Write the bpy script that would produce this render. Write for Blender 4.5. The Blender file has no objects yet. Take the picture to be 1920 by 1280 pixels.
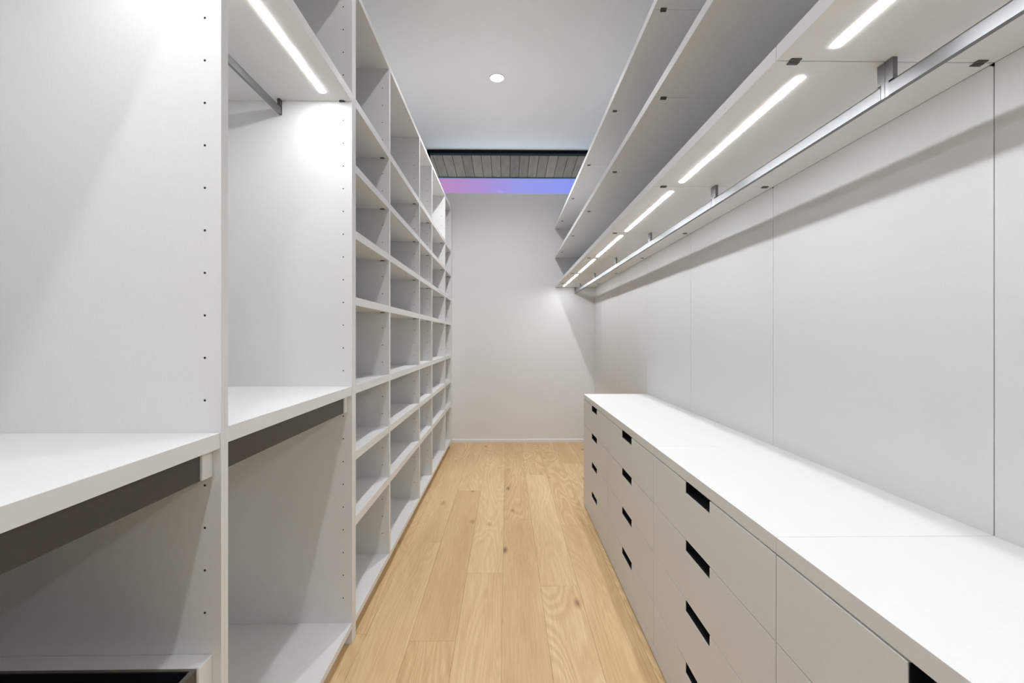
import bpy, bmesh, math, random
from mathutils import Vector
random.seed(7)
C = bpy.context.scene.collection
scene = bpy.context.scene

# ---------------------------------------------------------------- camera
H = 1.28                      # eye height; every height below is written relative to the floor
F = 853.33
YAW = math.atan(13.0 / F)
cam_d = bpy.data.cameras.new('camera'); cam = bpy.data.objects.new('camera', cam_d); C.objects.link(cam)
cam.location = (0, 0, H); cam.rotation_euler = (math.pi / 2, 0, -YAW)
cam_d.sensor_width = 36; cam_d.lens = 16.0
cam_d.shift_x = -3 / 1920; cam_d.shift_y = -9 / 1920
cam_d.clip_start = 0.02; cam_d.clip_end = 200
scene.camera = cam

# ---------------------------------------------------------------- view and sky
scene.view_settings.view_transform = 'Standard'; scene.view_settings.look = 'None'
scene.view_settings.gamma = 1; scene.view_settings.use_curve_mapping = False
scene.view_settings.exposure = 0.0
LED = 50         # under-shelf strips on the right
LED_LEFT = 69    # the brighter strips of the left bays
DOWN_FAR = 186   # recessed ceiling lights (watts)
DOWN_MID = 56
FILL_NEAR = 104  # unseen fill light added behind the camera
SKY = 1.05
w = bpy.data.worlds.new('dusk_sky'); scene.world = w; w.use_nodes = True
nt = w.node_tree; nt.nodes.clear()
tc = nt.nodes.new('ShaderNodeTexCoord'); sx = nt.nodes.new('ShaderNodeSeparateXYZ')
mr = nt.nodes.new('ShaderNodeMapRange'); mr.inputs[1].default_value = -0.22; mr.inputs[2].default_value = 0.16
rp = nt.nodes.new('ShaderNodeValToRGB'); bg = nt.nodes.new('ShaderNodeBackground'); wo = nt.nodes.new('ShaderNodeOutputWorld')
nt.links.new(tc.outputs['Generated'], sx.inputs[0]); nt.links.new(sx.outputs['X'], mr.inputs[0])
nt.links.new(mr.outputs[0], rp.inputs[0]); gz = nt.nodes.new('ShaderNodeMapRange'); gz.inputs[1].default_value = -.02; gz.inputs[2].default_value = .06
gx = nt.nodes.new('ShaderNodeMix'); gx.data_type = 'RGBA'; gx.inputs[6].default_value = (1.15, 1.38, 1.62, 1)
nt.links.new(sx.outputs['Z'], gz.inputs[0]); nt.links.new(gz.outputs[0], gx.inputs[0]); nt.links.new(rp.outputs[0], gx.inputs[7])
nt.links.new(gx.outputs[2], bg.inputs[0]); nt.links.new(bg.outputs[0], wo.inputs[0])
e = rp.color_ramp.elements
e[0].position = 0.0; e[0].color = (0.56, 0.25, 0.50, 1)
e[1].position = 1.0; e[1].color = (0.25, 0.32, 0.87, 1)
m_ = e.new(0.35); m_.color = (0.46, 0.27, 0.58, 1)
m_ = e.new(0.66); m_.color = (0.32, 0.33, 0.82, 1)
bg.inputs[1].default_value = SKY

# ---------------------------------------------------------------- materials
def new_mat(name, col, rough=0.5, metal=0.0, emit=None, es=0.0, spec=0.5):
    m = bpy.data.materials.new(name); m.use_nodes = True
    b = m.node_tree.nodes['Principled BSDF']
    b.inputs['Base Color'].default_value = (*col, 1); b.inputs['Roughness'].default_value = rough
    b.inputs['Metallic'].default_value = metal; b.inputs['Specular IOR Level'].default_value = spec
    if emit:
        b.inputs['Emission Color'].default_value = (*emit, 1); b.inputs['Emission Strength'].default_value = es
    return m

def fine_texture(m, col, amp=0.02, scale=(900, 900, 60), bump=0.03):
    n = m.node_tree; b = n.nodes['Principled BSDF']
    t = n.nodes.new('ShaderNodeTexCoord'); mp = n.nodes.new('ShaderNodeMapping'); mp.inputs['Scale'].default_value = scale
    no = n.nodes.new('ShaderNodeTexNoise'); no.inputs['Scale'].default_value = 1.0; no.inputs['Detail'].default_value = 2
    r = n.nodes.new('ShaderNodeValToRGB')
    r.color_ramp.elements[0].position = .3; r.color_ramp.elements[1].position = .7
    r.color_ramp.elements[0].color = (*[c * (1 - amp) for c in col], 1); r.color_ramp.elements[1].color = (*[min(1, c * (1 + amp)) for c in col], 1)
    n.links.new(t.outputs['Object'], mp.inputs[0]); n.links.new(mp.outputs[0], no.inputs[0])
    n.links.new(no.outputs['Fac'], r.inputs[0]); n.links.new(r.outputs[0], b.inputs['Base Color'])
    bp = n.nodes.new('ShaderNodeBump'); bp.inputs['Strength'].default_value = bump; bp.inputs['Distance'].default_value = .0005
    n.links.new(no.outputs['Fac'], bp.inputs['Height']); n.links.new(bp.outputs[0], b.inputs['Normal'])

LAMC = (0.80, 0.80, 0.792)
lam = new_mat('grey_white_laminate', LAMC, 0.55, spec=.3); fine_texture(lam, LAMC, .018)
lam_h = new_mat('grey_white_laminate_crossgrain', LAMC, 0.5, spec=.35); fine_texture(lam_h, LAMC, .018, (60, 900, 900))
paint = new_mat('white_wall_paint', (.82, .82, .82), .8, spec=.2); fine_texture(paint, (.82, .82, .82), .006, (90, 90, 90), .02)
ceilm = new_mat('white_ceiling_paint', (.91, .91, .915), .9, spec=.1); fine_texture(ceilm, (.91, .91, .915), .004, (90, 90, 90), .01)
white = new_mat('white_satin_paint', (.83, .83, .83), .45)
hole_m = new_mat('dark_pin_hole', (.03, .028, .025), .8)
clip_m = new_mat('dark_plastic_clip', (.045, .04, .036), .45)
dark_metal = new_mat('dark_bronze_metal', (.085, .078, .072), .42, .35)
dark_edge = new_mat('dark_bronze_edge', (.05, .045, .04), .4, .4)
alu = new_mat('brushed_aluminium', (.2, .2, .203), .42, 1.0); fine_texture(alu, (.2, .2, .203), .03, (60, 3, 1500), .05)
bracket_m = new_mat('grey_metal_bracket', (.23, .23, .235), .35, .9)
black = new_mat('black_pull_liner', (.012, .013, .016), .35)
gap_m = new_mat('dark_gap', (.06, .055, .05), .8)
led_m = new_mat('light_strip_diffuser', (.9, .9, .9), .5, emit=(.96, 1.0, 1.035), es=LED)
led_left_m = new_mat('light_strip_diffuser_left', (.9, .9, .9), .5, emit=(.97, 1.0, 1.03), es=LED_LEFT)
lamp_m = new_mat('lamp_lens', (.9, .9, .9), .5, emit=(1, .97, .92), es=14)
trim_m = new_mat('lamp_trim_white', (.82, .82, .82), .4)
frame_m = new_mat('dark_window_frame', (.006, .010, .016), .8, spec=.1)
fascia_m = new_mat('dark_blue_fascia', (.03, .07, .13), .5)
glass = bpy.data.materials.new('window_glass'); glass.use_nodes = True
gn = glass.node_tree; gn.nodes.clear()
go = gn.nodes.new('ShaderNodeOutputMaterial'); gm = gn.nodes.new('ShaderNodeMixShader'); gt = gn.nodes.new('ShaderNodeBsdfTransparent')
gg = gn.nodes.new('ShaderNodeBsdfGlossy'); gg.inputs['Roughness'].default_value = .02; gm.inputs[0].default_value = .006
gt.inputs[0].default_value = (.97, .98, .98, 1)
gn.links.new(gt.outputs[0], gm.inputs[1]); gn.links.new(gg.outputs[0], gm.inputs[2]); gn.links.new(gm.outputs[0], go.inputs[0])

def wood_floor():
    m = bpy.data.materials.new('oak_plank_floor'); m.use_nodes = True
    n = m.node_tree; L = n.links.new; N = n.nodes.new; b = n.nodes['Principled BSDF']
    at = N('ShaderNodeAttribute'); at.attribute_name = 'plank'          # r: tone, g: seed, b: figure
    sp = N('ShaderNodeSeparateColor'); L(at.outputs['Color'], sp.inputs[0])
    t = N('ShaderNodeTexCoord'); 
    off = N('ShaderNodeCombineXYZ')
    k1 = N('ShaderNodeMath'); k1.operation = 'MULTIPLY'; k1.inputs[1].default_value = 37.0; L(sp.outputs[1], k1.inputs[0])
    L(k1.outputs[0], off.inputs[0]); L(k1.outputs[0], off.inputs[1]); L(k1.outputs[0], off.inputs[2])
    ad = N('ShaderNodeVectorMath'); ad.operation = 'ADD'; L(t.outputs['Object'], ad.inputs[0]); L(off.outputs[0], ad.inputs[1])
    # fine straight pores
    m1 = N('ShaderNodeMapping'); m1.inputs['Scale'].default_value = (170, 5, 1); L(ad.outputs[0], m1.inputs[0])
    n1 = N('ShaderNodeTexNoise'); n1.inputs['Scale'].default_value = 1; n1.inputs['Detail'].default_value = 4; n1.inputs['Roughness'].default_value = .65; L(m1.outputs[0], n1.inputs[0])
    # cathedral figure: bands of a slow, stretched noise
    m2 = N('ShaderNodeMapping'); m2.inputs['Scale'].default_value = (5.5, .75, 1); L(ad.outputs[0], m2.inputs[0])
    n2 = N('ShaderNodeTexNoise'); n2.inputs['Scale'].default_value = 1; n2.inputs['Detail'].default_value = 1.5; n2.inputs['Distortion'].default_value = .5; L(m2.outputs[0], n2.inputs[0])
    mu = N('ShaderNodeMath'); mu.operation = 'MULTIPLY'; mu.inputs[1].default_value = 120; L(n2.outputs['Fac'], mu.inputs[0])
    si = N('ShaderNodeMath'); si.operation = 'SINE'; L(mu.outputs[0], si.inputs[0])
    # broad soft tone
    m3 = N('ShaderNodeMapping'); m3.inputs['Scale'].default_value = (9, 1.1, 1); L(ad.outputs[0], m3.inputs[0])
    n3 = N('ShaderNodeTexNoise'); n3.inputs['Scale'].default_value = 1; n3.inputs['Detail'].default_value = 3; L(m3.outputs[0], n3.inputs[0])
    # knots
    m4 = N('ShaderNodeMapping'); m4.inputs['Scale'].default_value = (5.2, 2.1, 1); L(ad.outputs[0], m4.inputs[0])
    v4 = N('ShaderNodeTexVoronoi'); v4.inputs['Scale'].default_value = 1.0; L(m4.outputs[0], v4.inputs[0])
    kr = N('ShaderNodeMapRange'); kr.inputs[1].default_value = .02; kr.inputs[2].default_value = .13; kr.inputs[3].default_value = 1; kr.inputs[4].default_value = 0
    L(v4.outputs['Distance'], kr.inputs[0])
    kn = N('ShaderNodeMath'); kn.operation = 'MULTIPLY'; L(kr.outputs[0], kn.inputs[0]); L(n3.outputs['Fac'], kn.inputs[1])
    # sum = tone
    def mad(x, k, c):
        q = N('ShaderNodeMath'); q.operation = 'MULTIPLY_ADD'; L(x, q.inputs[0]); q.inputs[1].default_value = k
        if isinstance(c, float): q.inputs[2].default_value = c
        else: L(c, q.inputs[2])
        return q.outputs[0]
    a = mad(sp.outputs[0], .20, .06)
    a = mad(n3.outputs['Fac'], .50, a)
    a = mad(n1.outputs['Fac'], .62, a)
    fg = N('ShaderNodeMath'); fg.operation = 'MULTIPLY'; L(si.outputs[0], fg.inputs[0]); L(sp.outputs[2], fg.inputs[1])
    a = mad(fg.outputs[0], .12, a)
    a = mad(kn.outputs[0], -1.2, a)
    r = N('ShaderNodeValToRGB'); L(a, r.inputs[0]); el = r.color_ramp.elements
    el[0].position = .12; el[0].color = (.26, .15, .075, 1)
    el[1].position = 1.0; el[1].color = (.82, .62, .37, 1)
    q = el.new(.45); q.color = (.57, .365, .18, 1)
    q = el.new(.72); q.color = (.69, .475, .25, 1)
    L(r.outputs[0], b.inputs['Base Color'])
    b.inputs['Roughness'].default_value = .46; b.inputs['Specular IOR Level'].default_value = .35
    bp = N('ShaderNodeBump'); bp.inputs['Strength'].default_value = .08; bp.inputs['Distance'].default_value = .001
    L(n1.outputs['Fac'], bp.inputs['Height']); L(bp.outputs[0], b.inputs['Normal'])
    return m
floor_m = wood_floor()

def soffit_mat():
    m = bpy.data.materials.new('weathered_soffit_boards'); m.use_nodes = True
    n = m.node_tree; L = n.links.new; N = n.nodes.new; b = n.nodes['Principled BSDF']
    at = N('ShaderNodeAttribute'); at.attribute_name = 'plank'; sp = N('ShaderNodeSeparateColor'); L(at.outputs['Color'], sp.inputs[0])
    t = N('ShaderNodeTexCoord'); mp = N('ShaderNodeMapping'); mp.inputs['Scale'].default_value = (22, 5, 1); L(t.outputs['Object'], mp.inputs[0])
    no = N('ShaderNodeTexNoise'); no.inputs['Scale'].default_value = 1; no.inputs['Detail'].default_value = 4; L(mp.outputs[0], no.inputs[0])
    q = N('ShaderNodeMath'); q.operation = 'MULTIPLY_ADD'; L(sp.outputs[0], q.inputs[0]); q.inputs[1].default_value = .45; L(no.outputs['Fac'], q.inputs[2])
    r = N('ShaderNodeValToRGB'); L(q.outputs[0], r.inputs[0])
    r.color_ramp.elements[0].position = .35; r.color_ramp.elements[0].color = (.105, .078, .052, 1)
    r.color_ramp.elements[1].position = 1.1 if False else 1.0; r.color_ramp.elements[1].color = (.20, .15, .10, 1)
    L(r.outputs[0], b.inputs['Base Color']); b.inputs['Roughness'].default_value = .8
    return m
soffit_m = soffit_mat()

# ---------------------------------------------------------------- helpers
def bm_new(): return bmesh.new()
def bx(bm, x0, x1, y0, y1, z0, z1, mi=0, bev=0.0):
    vs = [bm.verts.new((x, y, z)) for x in (x0, x1) for y in (y0, y1) for z in (z0, z1)]
    fs = [(0, 1, 3, 2), (4, 6, 7, 5), (0, 4, 5, 1), (2, 3, 7, 6), (0, 2, 6, 4), (1, 5, 7, 3)]
    out = []
    for f in fs:
        fc = bm.faces.new([vs[i] for i in f]); fc.material_index = mi; out.append(fc)
    if bev:
        es = list({ed for f in out for ed in f.edges})
        r = bmesh.ops.bevel(bm, geom=es, offset=bev, segments=2, affect='EDGES', profile=.5)
        for f in r['faces']: f.material_index = mi
    return out
def prism(bm, pts, axis, a0, a1, mi=0):
    """extrude a closed outline along an axis; pts are in the other two axes"""
    def P(p, a):
        return {'x': (a, p[0], p[1]), 'y': (p[0], a, p[1]), 'z': (p[0], p[1], a)}[axis]
    A = [bm.verts.new(P(p, a0)) for p in pts]; B = [bm.verts.new(P(p, a1)) for p in pts]
    n = len(pts)
    fs = [bm.faces.new(A), bm.faces.new(B[::-1])]
    for i in range(n): fs.append(bm.faces.new([A[i], B[i], B[(i + 1) % n], A[(i + 1) % n]]))
    for f in fs: f.material_index = mi
    return fs
def obj(name, bm, mats, parent=None, label=None):
    bmesh.ops.recalc_face_normals(bm, faces=bm.faces)
    me = bpy.data.meshes.new(name); bm.to_mesh(me); bm.free()
    for m in (mats if isinstance(mats, (list, tuple)) else [mats]): me.materials.append(m)
    o = bpy.data.objects.new(name, me); C.objects.link(o)
    if parent:
        o.parent = parent; o.matrix_parent_inverse = parent.matrix_world.inverted()
        p = parent; loc = Vector((0, 0, 0))
        while p: loc += p.location; p = p.parent
        o.matrix_parent_inverse.identity(); 
        for v in me.vertices: v.co -= loc
    if label: o['label'] = label
    return o
def box(name, mats, parent, *a, bev=0.0, label=None):
    bm = bm_new(); bx(bm, *a, bev=bev); return obj(name, bm, mats, parent, label)
def tag(o, label, cat, group=None):
    o['label'] = label; o['category'] = cat
    if group: o['group'] = group
    return o
def thing(name, label, cat, loc, group=None):
    o = bpy.data.objects.new(name, None); C.objects.link(o); o.location = loc; o.empty_display_size = .1
    return tag(o, label, cat, group)
def struct(o): o['kind'] = 'structure'; return o
def ngon(cx, cy, r, n=12): return [(cx + r * math.cos(2 * math.pi * i / n), cy + r * math.sin(2 * math.pi * i / n)) for i in range(n)]

# ---------------------------------------------------------------- dimensions
XR, XC, XL, XB = 1.07, 0.587, -0.6435, -1.245       # right panels, right fronts, left fronts, left back
YW, YN = 5.53, -1.35                                 # far wall, wall behind the camera
ZC = H + 2.27                                        # ceiling
def z(v): return H + v

# ---------------------------------------------------------------- the room
bm = bm_new()
lay = bm.loops.layers.float_color.new('plank')
def plank(x0, x1, y0, y1):
    g = .00045
    col = (random.random(), random.random(), random.random(), 1)
    fs = bx(bm, x0 + g, x1 - g, y0 + g, y1 - g, -.014, 0)
    for f in fs:
        for l in f.loops: l[lay] = col
cols = {-4: [4.1, 2.2], -3: [3.85, 1.97], -2: [4.75, 2.837, .9], -1: [3.79, 1.92], 0: [4.37, 2.468, .6], 1: [5.1, 3.18, 1.2], 2: [4.217, 2.336, .4], 3: [3.085, 1.0], 4: [4.6, 2.2], 5: [3.5, 1.6]}
W = .1945
for k in range(-5, 6):
    x0 = -.0205 + (k - 1) * W; x1 = x0 + W
    x0 = max(x0, XB - .02); x1 = min(x1, XR + .02)
    if x1 - x0 < .01: continue
    ys = [YN] + sorted(cols.get(k, [3.3, 1.4])) + [YW]
    if ys[1] > .9: ys.insert(1, ys[1] - 1.9) if ys[1] - 1.9 > YN + .3 else None
    for a, b2 in zip(ys[:-1], ys[1:]): plank(x0, x1, a, b2)
fs = bx(bm, XB - .02, XR + .02, YN, YW, -.03, -.0145, 1)
struct(obj('floor', bm, [floor_m, new_mat('subfloor', (.16, .095, .05), .8)]))

struct(box('wall_left', paint, None, XB - .12, XB - .02, YN - .1, YW + .12, -.03, ZC + .1))
struct(box('wall_right', paint, None, XR + .02, XR + .12, YN - .1, YW + .12, -.03, ZC + .1))
struct(box('wall_near', paint, None, XB - .02, XR + .02, YN - .1, YN, -.03, ZC + .1))
WX0, WX1, WZ0 = -.966, 1.04, z(1.734)
bm = bm_new()
bx(bm, XB - .02, XR + .02, YW, YW + .12, -.03, WZ0)
bx(bm, XB - .02, WX0, YW, YW + .12, WZ0, ZC + .1)
bx(bm, WX1, XR + .02, YW, YW + .12, WZ0, ZC + .1)
bx(bm, WX0, WX1, YW, YW + .12, ZC, ZC + .1)
struct(obj('wall_far', bm, paint))
# ceiling with round openings for the recessed lights
LAMPS = [(-.085, 4.0, DOWN_FAR), (-.085, 1.60, DOWN_MID), (-.085, -.60, FILL_NEAR)]
bm = bm_new()
def ring_hole(bm, x0, x1, y0, y1, cx, cy, r, zz, n=32):
    outer = []
    for i in range(n):
        a = 2 * math.pi * i / n; dx, dy = math.cos(a), math.sin(a)
        tx = ((x1 - cx) / dx if dx > 1e-6 else (x0 - cx) / dx if dx < -1e-6 else 1e9)
        ty = ((y1 - cy) / dy if dy > 1e-6 else (y0 - cy) / dy if dy < -1e-6 else 1e9)
        t_ = min(tx, ty); outer.append((cx + dx * t_, cy + dy * t_))
    for cxn, cyn in ((x0, y0), (x0, y1), (x1, y0), (x1, y1)):
        outer.append((cxn, cyn))
    outer.sort(key=lambda p: math.atan2(p[1] - cy, p[0] - cx))
    ov = [bm.verts.new((p[0], p[1], zz)) for p in outer]
    iv = []
    for p in outer:
        d = math.hypot(p[0] - cx, p[1] - cy); iv.append(bm.verts.new((cx + (p[0] - cx) / d * r, cy + (p[1] - cy) / d * r, zz)))
    m = len(ov)
    for i in range(m): bm.faces.new([ov[i], ov[(i + 1) % m], iv[(i + 1) % m], iv[i]])
ysplit = [YN, .3, 2.7, YW]
for (lx, ly, _), (a, b2) in zip(LAMPS[::-1], zip(ysplit[:-1], ysplit[1:])):
    ring_hole(bm, XB - .02, XR + .02, a, b2, lx, ly, .062, ZC)
bx(bm, XB - .02, XR + .02, YN, YW, ZC + .08, ZC + .1)
struct(obj('ceiling', bm, ceilm))
# low baseboard along the far wall
bm = bm_new()
prism(bm, [(YW, 0), (YW - .014, 0), (YW - .014, .030), (YW - .009, .038), (YW, .038)], 'x', -.660, XR)
struct(obj('baseboard_far', bm, white))
# clerestory window
win = bpy.data.objects.new('window_1', None); C.objects.link(win); win.location = (0, YW + .05, WZ0); struct(win)
bm = bm_new()
fy0, fy1 = YW + .004, YW + .075
bx(bm, WX0, WX1, fy0, fy1, ZC - .042, ZC)
bx(bm, WX0, WX0 + .030, fy0, fy1, WZ0, ZC - .042)
bx(bm, WX1 - .030, WX1, fy0, fy1, WZ0, ZC - .042)
bx(bm, WX0 + .03, WX1 - .03, fy0 + .03, fy1, WZ0, WZ0 + .006)
obj('window_frame', bm, frame_m, win)
box('window_pane', glass, win, WX0 + .028, WX1 - .028, YW + .045, YW + .051, WZ0 + .004, ZC - .04)
# sill board painted white
box('window_sill', white, win, WX0 + .03, WX1 - .03, YW - .0, YW + .034, WZ0 - .0, WZ0 + .003)

# roof overhang outside
so = thing('roof_overhang', 'weathered timber board soffit of the roof seen outside through the high window', 'soffit', (0, 6.0, z(2.2)))
bm = bm_new(); lay2 = bm.loops.layers.float_color.new('plank')
sy0, sy1 = YW + .12, 6.34
def sz(y): return z(2.285 - .0926 * (y - 5.65))
x = -2.64
while x < 2.4:
    g = .003; c4 = (random.random(), random.random(), 0, 1)
    vs = [bm.verts.new(p) for p in ((x + g, sy0, sz(sy0)), (x + .122 - g, sy0, sz(sy0)), (x + .122 - g, sy1, sz(sy1)), (x + g, sy1, sz(sy1)),
                                    (x + g, sy0, sz(sy0) + .018), (x + .122 - g, sy0, sz(sy0) + .018), (x + .122 - g, sy1, sz(sy1) + .018), (x + g, sy1, sz(sy1) + .018))]
    for f in ((0, 1, 2, 3), (4, 7, 6, 5), (0, 4, 5, 1), (1, 5, 6, 2), (2, 6, 7, 3), (3, 7, 4, 0)):
        fc = bm.faces.new([vs[i] for i in f])
        for l in fc.loops: l[lay2] = c4
    x += .122
obj('soffit_board', bm, soffit_m, so)
bm = bm_new(); prism(bm, [(sy0, sz(sy0) + .019), (sy1, sz(sy1) + .019), (sy1, sz(sy1) + .12), (sy0, sz(sy0) + .12)], 'x', -2.64, 2.4)
obj('soffit_backing', bm, new_mat('soffit_backing', (.03, .028, .022), .9), so)
box('fascia', fascia_m, so, -2.66, 2.42, sy1, sy1 + .03, sz(sy1) - .012, sz(sy1) + .20)

# ---------------------------------------------------------------- recessed lights
lamp_labels = ['round recessed ceiling light glowing between the cabinets, nearest the high window',
               'round recessed ceiling light above the middle of the aisle, outside the picture',
               'added fill light in a round ceiling fitting at the near end of the aisle, unseen']
for (lx, ly, lw), lb in zip(LAMPS, lamp_labels):
    t = thing('recessed_ceiling_light', lb, 'ceiling light', (lx, ly, ZC), 'recessed ceiling lights along the aisle')
    bm = bm_new(); n = 40
    prof = [(.062, ZC + .0005), (.070, ZC + .0005), (.071, ZC - .002), (.062, ZC - .003), (.058, ZC + .006), (.050, ZC + .030)]
    rings = [[bm.verts.new((lx + r * math.cos(2 * math.pi * i / n), ly + r * math.sin(2 * math.pi * i / n), zz)) for i in range(n)] for r, zz in prof]
    for a, b2 in zip(rings[:-1], rings[1:]):
        for i in range(n): bm.faces.new([a[i], a[(i + 1) % n], b2[(i + 1) % n], b2[i]])
    o = obj('trim_ring', bm, trim_m, t)
    for p in o.data.polygons: p.use_smooth = True
    bm = bm_new(); prism(bm, ngon(lx, ly, .052, 32), 'z', ZC + .018, ZC + .024); obj('lens', bm, lamp_m, t)
    ld = bpy.data.lights.new('lamp_beam', 'SPOT'); lo = bpy.data.objects.new('lamp_beam', ld); C.objects.link(lo)
    ld.energy = lw; ld.color = (.97, .98, 1.0); ld.spot_size = math.radians(140); ld.spot_blend = .8; ld.shadow_soft_size = .045
    lo.parent = t; lo.location = (0, 0, .012)

# ---------------------------------------------------------------- shelf clip (a small dark rounded tab)
def clip_mesh(bm, cx, ywall, sgn, ztop, wd=.024, dp=.012, th=.0035, square=False):
    pts = []
    if square:
        a, b2 = sorted((ywall, ywall + sgn * dp)); sh = .0012 * sgn
        bx(bm, cx - wd / 2 + sh, cx + wd / 2 + sh, a, b2, ztop - th, ztop, bev=.0006); return
    for i in range(7):
        a = math.pi * i / 6; pts.append((cx - wd / 2 * math.cos(a), ywall + sgn * dp * (math.sin(a) ** .5)))
    if sgn < 0: pts = pts[::-1]
    prism(bm, pts, 'z', ztop - th, ztop)

# ---------------------------------------------------------------- left side: tall open units
HOLE0 = .048
def side_panel(name, y0, y1, parent, holes_near=None, holes_far=None, skip=(), x1=XL, top=1.491, bottom=-1.28, toe=False):
    """upright board; rows of pin holes on its near (-Y) and far (+Y) faces"""
    bm = bm_new()
    if toe: prism(bm, [(XB, z(bottom)), (x1 - .061, z(bottom)), (x1 - .061, z(-1.2165)), (x1, z(-1.2165)), (x1, z(top)), (XB, z(top))], 'y', y0, y1)
    else: bx(bm, XB, x1, y0, y1, z(bottom), z(top), bev=.0008)
    for face, pitch in ((0, holes_near), (1, holes_far)):
        if not pitch: continue
        yy = y0 if face == 0 else y1
        for k in range(-12, 16):
            zz = HOLE0 + pitch * k
            if zz > 1.42 or zz < -1.1 or any(a < zz < b2 for a, b2 in skip): continue
            for xx in (x1 - .0365, x1 - .530):
                fs = prism(bm, ngon(xx, z(zz), .0028, 8), 'y', yy - .0003, yy + .0003, 1)
    return obj(name, bm, [lam, hole_m], parent)

SH = [(.977, 1.0135), (.6985, .7325), (.4165, .4515), (.1335, .1685), (-.2425, -.2065), (-.5255, -.489), (-.805, -.7665)]
skips = [(a - .012, b2 + .012) for a, b2 in SH]
def board(name, x1, y0, y1, z0, z1, parent, xb=XB + .012, mat=None):
    return box(name, mat or lam_h, parent, xb, x1, y0 + .0006, y1 - .0006, z(z0), z(z1), bev=.0008)

# edges of the uprights (near face, far face)
UP = [(1.036, 1.062), (1.905, 1.952), (2.502, 2.530), (3.360, 3.388), (3.922, 3.952), (4.762, 4.794), (5.283, 5.305)]
ordinals = ['wide open shelving unit nearest the camera after the hanging bays', 'x']
cubby_labels = {
    1: 'narrow tall grey-white shelving unit with eight cubbies right beside the hanging bay',
    2: 'wide tall grey-white shelving unit, second cubby unit from the hanging bay',
    3: 'narrow tall grey-white shelving unit, third cubby unit from the hanging bay',
    4: 'wide tall grey-white shelving unit, second cubby unit from the far white wall',
    5: 'narrow tall grey-white shelving unit at the far white wall under the window',
}
pit = {0: .0957, 1: .0946, 2: .0937, 3: .0932, 4: .093, 5: .093, 6: .093}
def clips(parent, y0, y1, zb, x1):
    for yy, sg in ((y0, 1), (y1, -1)):
        for xx in (x1 - .0365, x1 - .530):
            bm = bm_new(); clip_mesh(bm, xx, yy, sg, z(zb)); obj('shelf_clip', bm, clip_m, parent)
for i in range(1, 6):
    (a0, a1), (b0, b1) = UP[i], UP[i + 1]
    ya0 = (a0 + a1) / 2; yb1 = (b0 + b1) / 2 if i < 5 else b1
    t = thing('shelving_unit', cubby_labels[i], 'shelving unit', ((XL + XB) / 2, (a1 + b0) / 2, 0), 'tall cubby shelving units on the left wall')
    side_panel('side_panel', ya0, a1, t, None, pit[i], skips, toe=i > 1)
    side_panel('side_panel', b0, yb1, t, pit[i + 1], None, skips, toe=True)
    box('back_panel', lam, t, XB, XB + .012, a1, b0, z(-1.28), z(1.491))
    board('top_panel', XL, a1, b0, 1.466, 1.491, t)
    board('bottom_panel', XL, a1, b0, -1.215, -1.189, t)
    box('kick_board', lam, t, XL - .075, XL - .06, a1, b0, 0, z(-1.215))
    for s0, s1 in SH:
        s = board('shelf', XL, a1, b0, s0, s1, t)
        clips(s, a1, b0, s0, XL)
# scribe strip closing the last unit against the wall
tag(box('filler_strip', lam, None, -.692, -.661, 5.306, YW - .0005, 0, z(1.60)), 'slim vertical grey filler strip between last shelving unit and far white wall', 'filler strip')

# ---------------------------------------------------------------- hanging rods and rails
def rod_profile(w_, h_, n=10):
    """flattened bar: rounded top and bottom"""
    pts = []
    for i in range(n + 1): a = math.pi * i / n; pts.append((w_ / 2 * math.cos(a), h_ / 2 - w_ / 2 + w_ / 2 * math.sin(a)))
    pts += [(-w_ / 2, -h_ / 2), (w_ / 2, -h_ / 2)]
    return pts
def hanging_rod(label, xc, y0, y1, zshelf, zbot, group, mat, bmat, face=-1):
    """bar under a shelf between two L brackets; face: side of the bracket the bar shows on"""
    t = thing('hanging_rod', label, 'hanging rod', (xc, (y0 + y1) / 2, z(zbot)), group)
    h = .031
    bm = bm_new(); pr = [(xc + p[0], z(zbot) + h / 2 + p[1]) for p in rod_profile(.011, h)]
    prism(bm, pr, 'y', y0 + .0105, y1 - .0105)
    o = obj('bar', bm, mat, t)
    for yy, sg in ((y0, 1), (y1, -1)):
        a, b2 = sorted((yy + sg * .0006, yy + sg * .0205))
        bm = bm_new()
        # one upright plate: wide above the bar, stepping back where the bar meets it
        e0, c_, e1 = yy + sg * .0006, yy + sg * .0100, yy + sg * .0205
        prism(bm, [(e0, z(zbot) - .0004), (c_, z(zbot) - .0004), (c_, z(zbot) + h + .001), (e1, z(zbot) + h + .001), (e1, z(zshelf)), (e0, z(zshelf))], 'x', xc - .0050, xc + .0055)
        obj('bracket', bm, bmat, t)
    return t

def rail(label, y0, y1, zt, zb):
    """deep dark rail under a shelf carried by a small white block at each end"""
    t = thing('hanging_rail', label, 'hanging rail', (-.67, (y0 + y1) / 2, z(zb)), 'dark rails under the low shelves of the hanging bays')
    bm = bm_new()
    prism(bm, [(-.668, z(zt)), (-.668, z(zb)), (-.700, z(zb)), (-.700, z(zt))], 'y', y0 + .012, y1 - .034)
    obj('rail_board', bm, dark_metal, t, 'dark bronze board')
    box('mounting_block', lam, t, -.715, -.6625, y1 - .0345, y1 - .0003, z(zb), z(zt) - .0, bev=.002, label='small white end block')
    box('mounting_block', dark_edge, t, -.715, -.668, y0 + .0003, y0 + .0125, z(zb) + .002, z(zt), bev=.001, label='black end block')
    return t

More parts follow.
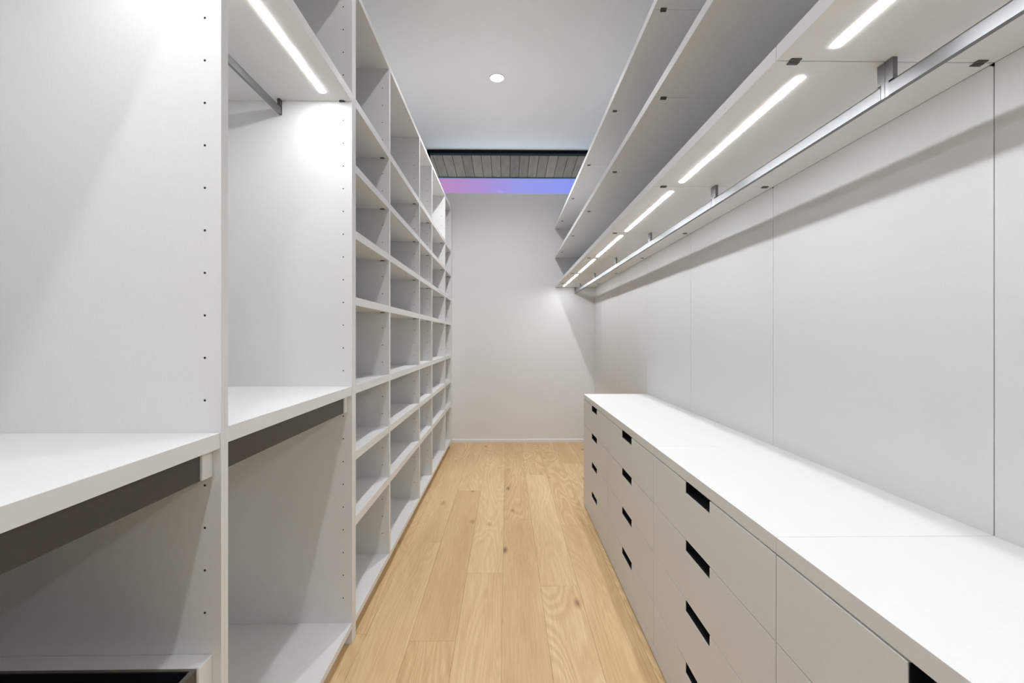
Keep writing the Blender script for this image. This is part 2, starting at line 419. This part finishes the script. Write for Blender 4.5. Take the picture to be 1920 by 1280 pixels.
def led_shelf(t, x0, x1, y0, y1, z0, z1, sx0, sx1, sy0, sy1, mat):
    """shelf with a recessed light strip in its underside"""
    bm = bm_new(); bx(bm, x0, x1, y0 + .0006, y1 - .0006, z(z0), z(z1), bev=.0008)
    s = obj('shelf', bm, mat, t)
    bm = bm_new(); r = (sx1 - sx0) / 2; cx = (sx0 + sx1) / 2; q = .0045
    pts = [(sx1, sy0 + q), (sx1, sy1 - q), (sx1 - q, sy1), (sx0 + q, sy1), (sx0, sy1 - q), (sx0, sy0 + q), (sx0 + q, sy0), (sx1 - q, sy0)]
    prism(bm, pts, 'z', z(z0) - .0012, z(z0) + .0002)
    obj('light_strip', bm, led_m if x0 > 0 else led_left_m, s, 'glowing white light strip')
    return s

# bay A (beside the camera) and bay B
bays = [(.155, .181, UP[0][0], UP[0][1], 'A'), (UP[0][0], UP[0][1], UP[1][0], UP[1][1], 'B')]
for n0, n1, f0, f1, key in bays:
    lab = {'A': 'grey-white open hanging bay nearest the camera at the left edge',
           'B': 'grey-white open hanging bay with lit top shelf between near bay and cubbies'}[key]
    t = thing('hanging_unit', lab, 'wardrobe unit', ((XL + XB) / 2, (n1 + f0) / 2, 0), 'open hanging bays on the left wall')
    if key == 'A':
        side_panel('side_panel', n0, n1, t)
        side_panel('side_panel', f0, f0 + .013, t, pit[0], None, [skips[4]])
        fa = f0
    else:
        side_panel('side_panel', n0 + .013, n1, t, None, pit[0], [skips[4]])
        side_panel('side_panel', f0, (f0 + f1) / 2, t, pit[1], None, [skips[0], skips[4]])
    box('back_panel', lam, t, XB, XB + .012, n1, f0, z(-1.28), z(1.491))
    board('top_panel', XL, n1, f0, 1.466, 1.491, t)
    s = led_shelf(t, XB + .012, XL, n1, f0, .979, 1.0145, -.748, -.724, n1 + .066, f0 - .066, lam_h)
    clips(s, n1, f0, .979, XL - .004)
    if key == 'A': board('shelf', XL - .002, n1, f0, -.2515, -.2165, t)
    else: board('shelf', XL - .002, n1, f0, -.2445, -.207, t)
    board('bottom_panel', XL, n1, f0, -1.216, -1.1905, t)
    box('kick_board', lam, t, XL - .075, XL - .06, n1, f0, 0, z(-1.216))
rail('dark bronze rail under the low shelf beside the camera', .181, UP[0][0], -.2515, -.3145)
rail('dark bronze rail under the low shelf of the second hanging bay', UP[0][1], UP[1][0], -.2445, -.3125)
hanging_rod('dark metal hanging rod under the lit shelf of the left hanging bay', -.938, UP[0][1], UP[1][0], .979, .920, None, bracket_m, dark_metal)
# laundry hamper on a white spacer in the near bay
t = thing('laundry_hamper', 'dark open-topped pull-out hamper low in the near left bay', 'hamper', (-.95, .6, z(-1.19)))
hz0, hz1 = z(-1.10), z(-.716)
bm = bm_new(); bx(bm, -1.20, -.668, .25, .990, hz0, hz0 + .012)
for a in ((-.674, -.668, .25, .990), (-1.20, -1.194, .25, .990), (-1.194, -.674, .25, .256), (-1.194, -.674, .984, .990)):
    bx(bm, *a, hz0 + .012, hz1)
obj('basket', bm, [dark_metal], t, 'dark bronze box')
bm = bm_new()
for a in ((-.6775, -.6675, .249, .9895), (-1.2, -1.193, .249, .9895), (-1.193, -.6775, .9825, .9895), (-1.193, -.6775, .249, .256)):
    bx(bm, *a, hz1, hz1 + .0015)
obj('rim', bm, [new_mat('hamper_rim', (.16, .15, .14), .5, .3)], t, 'grey metal rim')
bm = bm_new(); bx(bm, -1.193, -.675, .257, .983, hz0 + .013, hz0 + .02); bx(bm, -1.193, -.675, .981, .9835, hz0 + .02, hz1 - .002); bx(bm, -.6765, -.675, .257, .981, hz0 + .02, hz1 - .002)
obj('lining', bm, [black], t, 'black fabric lining')
bm = bm_new(); bx(bm, -1.23, -.6625, .9905, 1.0358, hz0 - .05, z(-.714), bev=.003)
obj('mounting_board', bm, [lam], t, 'white spacer board')

# ---------------------------------------------------------------- right side
S = [.155, .983, 1.811, 2.629, 3.460, 4.300, 5.135, YW]
# wall panels behind everything
pl = ['tall light grey wall panel at the right edge of the picture, nearest the camera',
      'tall light grey wall panel between the two heaviest seams at right, above the second countertop',
      'tall light grey wall panel above the third countertop from the camera',
      'tall light grey wall panel above the farthest countertop',
      'tall light grey wall panel just past the far end of the drawers',
      'tall light grey wall panel, second from the far white wall',
      'narrow light grey wall panel in the far right corner']
for i in range(7):
    y0, y1 = S[i] + (.0015 if i else 0), S[i + 1] - (.0015 if i < 6 else 0)
    bm = bm_new()
    # corners under the lit shelf are slightly eased, leaving the dark joint to flare there
    zt = z(1.342); zb = 0.0
    r = .012
    arc = [(y0 + r - r * math.cos(a), z(.6002) - r + r * math.sin(a)) for a in (0, .4, .8, 1.2, math.pi / 2)]
    prism(bm, [(y0, zb)] + arc + [(y1, z(.6002)), (y1, zb)], 'x', XR, XR + .0185)
    bx(bm, XR, XR + .0185, y0, y1, z(.6325), zt)
    tag(obj('wall_panel', bm, lam), pl[i], 'wall panel', 'grey panels lining the right wall')
box_gap = box('wall_backer', gap_m, None, XR + .0188, XR + .0199, .155, YW, 0, z(1.342)); box_gap['kind'] = 'structure'; box_gap.name = 'trim_1'

pos = ['nearest the camera', 'second from the camera', 'third from the camera', 'fourth from the camera',
       'third from the far white wall', 'second from the far white wall', 'butting against the far white wall']
for i in range(7):
    y0, y1 = S[i] + .0008, S[i + 1] - (.0008 if i < 6 else .0004)
    t = thing('lit_shelf', 'wall shelf with glowing strip beneath, ' + pos[i], 'shelf', ((XC + XR) / 2, (y0 + y1) / 2, z(.6)), 'lit lowest row of right wall shelves')
    sy0, sy1 = S[i] + .058, S[i + 1] - .048
    s = led_shelf(t, XC, XR - .0004, y0, y1, .6005, .6325, .671, .6905, sy0, sy1 if i < 6 else YW - .12, lam_h)
    s.name = 'shelf_board'
    for yy, sg in ((y0, 1), (y1, -1)):
        for xx in (XC + .040, XR - .034):
            bm = bm_new(); clip_mesh(bm, xx, yy, sg, z(.6003), .0235, .0105, .002, True); obj('shelf_clip', bm, clip_m, t)
    for row, (za, zb) in (('middle', (.9545, .9875)), ('top', (1.3075, 1.3405))):
        t2 = thing('wall_shelf', 'plain grey-white wall shelf, ' + pos[i] + ' in the ' + row + ' row', 'shelf', ((XC + XR) / 2, (y0 + y1) / 2, z(za)), row + ' row of right wall shelves')
        box('shelf_board', lam_h, t2, XC, XR - .0004, y0, y1, z(za), z(zb), bev=.0008)
        for yy, sg in ((y0, 1), (y1, -1)):
            for xx in (XC + .040, XR - .034):
                bm = bm_new(); clip_mesh(bm, xx, yy, sg, z(za) - .0002, .0235, .0105, .002, True); obj('shelf_clip', bm, clip_m, t2)
    hanging_rod('aluminium hanging rod under the lit shelves, ' + pos[i], .832, S[i], S[i + 1] - (.0 if i < 6 else .001), .6003, .5225, 'aluminium hanging rods on the right', alu, bracket_m)

# the run of lit shelves goes on behind the camera
for i, (y0, y1) in enumerate(((-.673, .153), (-1.349, -.675))):
    t = thing('lit_shelf', ('wall shelf with glowing strip beneath, just behind the camera', 'wall shelf with glowing strip beneath, against the wall behind the camera')[i], 'shelf', ((XC + XR) / 2, (y0 + y1) / 2, z(.6)), 'lit lowest row of right wall shelves')
    led_shelf(t, XC, XR - .0004, y0, y1, .6005, .6325, .671, .6905, y0 + .058, y1 - .048, lam_h).name = 'shelf_board'
    tag(box('wall_panel', lam, None, XR, XR + .0185, y0, y1, 0, z(1.342), bev=.001), ('tall light grey wall panel just behind the camera', 'tall light grey wall panel against the wall behind the camera')[i], 'wall panel', 'grey panels lining the right wall')

# drawers
def drawer_front(bm, y0, y1, z0, z1, yc, hw=.089, hd=.0355, th=.019):
    pts = [(y0, z0), (y1, z0), (y1, z1), (yc + hw, z1), (yc + hw, z1 - hd), (yc - hw, z1 - hd), (yc - hw, z1), (y0, z1)]
    fs = prism(bm, pts, 'x', XC, XC + th)
    eds = [ed for ed in bm.edges if all(abs(v.co.x - XC) < 1e-6 for v in ed.verts)]
    bmesh.ops.bevel(bm, geom=eds, offset=.0005, segments=1, affect='EDGES')
rows = [(-.664, -.4765), (-.8615, -.667), (-1.064, -.8645), (-1.237, -1.067)]
cl = ['drawer cabinet nearest the camera, only its upper drawers in view', 'drawer cabinet second from the camera',
      'drawer cabinet third from the camera', 'drawer cabinet farthest from the camera, its end facing the far wall']
tl = ['white countertop slab nearest the camera on the drawer cabinets', 'white countertop slab second from the camera on the drawer cabinets',
      'white countertop slab third from the camera on the drawer cabinets', 'white countertop slab farthest from the camera on the drawer cabinets']
for i in range(4):
    y0, y1 = S[i] + .0004, S[i + 1] - .0004
    t = thing('drawer_cabinet', 'matte grey ' + cl[i], 'drawer cabinet', ((XC + XR) / 2, (y0 + y1) / 2, 0), 'grey drawer cabinets along the right wall')
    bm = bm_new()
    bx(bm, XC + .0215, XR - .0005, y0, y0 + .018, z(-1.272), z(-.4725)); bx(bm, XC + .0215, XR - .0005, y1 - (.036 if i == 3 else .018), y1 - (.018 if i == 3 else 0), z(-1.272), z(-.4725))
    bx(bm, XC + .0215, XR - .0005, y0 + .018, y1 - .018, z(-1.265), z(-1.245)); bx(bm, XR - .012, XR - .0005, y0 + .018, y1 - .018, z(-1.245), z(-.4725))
    obj('carcass', bm, gap_m, t)  # carcass coloured dark to put shade into the gaps between drawers
    if i == 3: box('end_panel', lam, t, XC, XR - .0005, y1 - .0178, y1 + .0004, z(-1.272), z(-.4722), bev=.0008)
    box('plinth', lam, t, XC, XC + .0195, y0 + .0006, y1 - (.0186 if i == 3 else .0006), z(-1.272), z(-1.2395), bev=.0008)
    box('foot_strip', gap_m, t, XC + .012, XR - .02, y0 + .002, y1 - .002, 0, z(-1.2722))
    yc = (y0 + y1) / 2
    for za, zb in rows:
        bm = bm_new(); drawer_front(bm, y0 + .0012, y1 - (.0192 if i == 3 else .0012), z(za), z(zb), yc)
        d = obj('drawer', bm, lam, t)
        bm = bm_new(); hw, hd = .0889, .0354
        zt = z(zb) - .0006; zf = z(zb) - hd
        bx(bm, XC + .002, XC + .040, yc - hw, yc + hw, zf - .0, zf + .0022)
        bx(bm, XC + .002, XC + .040, yc - hw, yc - hw + .0022, zf + .0022, zt)
        bx(bm, XC + .002, XC + .040, yc + hw - .0022, yc + hw, zf + .0022, zt)
        bx(bm, XC + .038, XC + .040, yc - hw + .0022, yc + hw - .0022, zf + .0022, zt)
        obj('recessed_pull', bm, black, d, 'black recessed pull')
        bm = bm_new(); bx(bm, XC + .042, XR - .04, y0 + .03, y1 - .03, z(za) + .01, z(za) + .022)
        obj('drawer_box', bm, lam, d)
    tag(box('countertop', lam_h, None, XC, XR - .0003, y0 + .0004, y1 - .0004, z(-.472), z(-.4365), bev=.0009), tl[i], 'countertop', 'countertop slabs over the drawers')
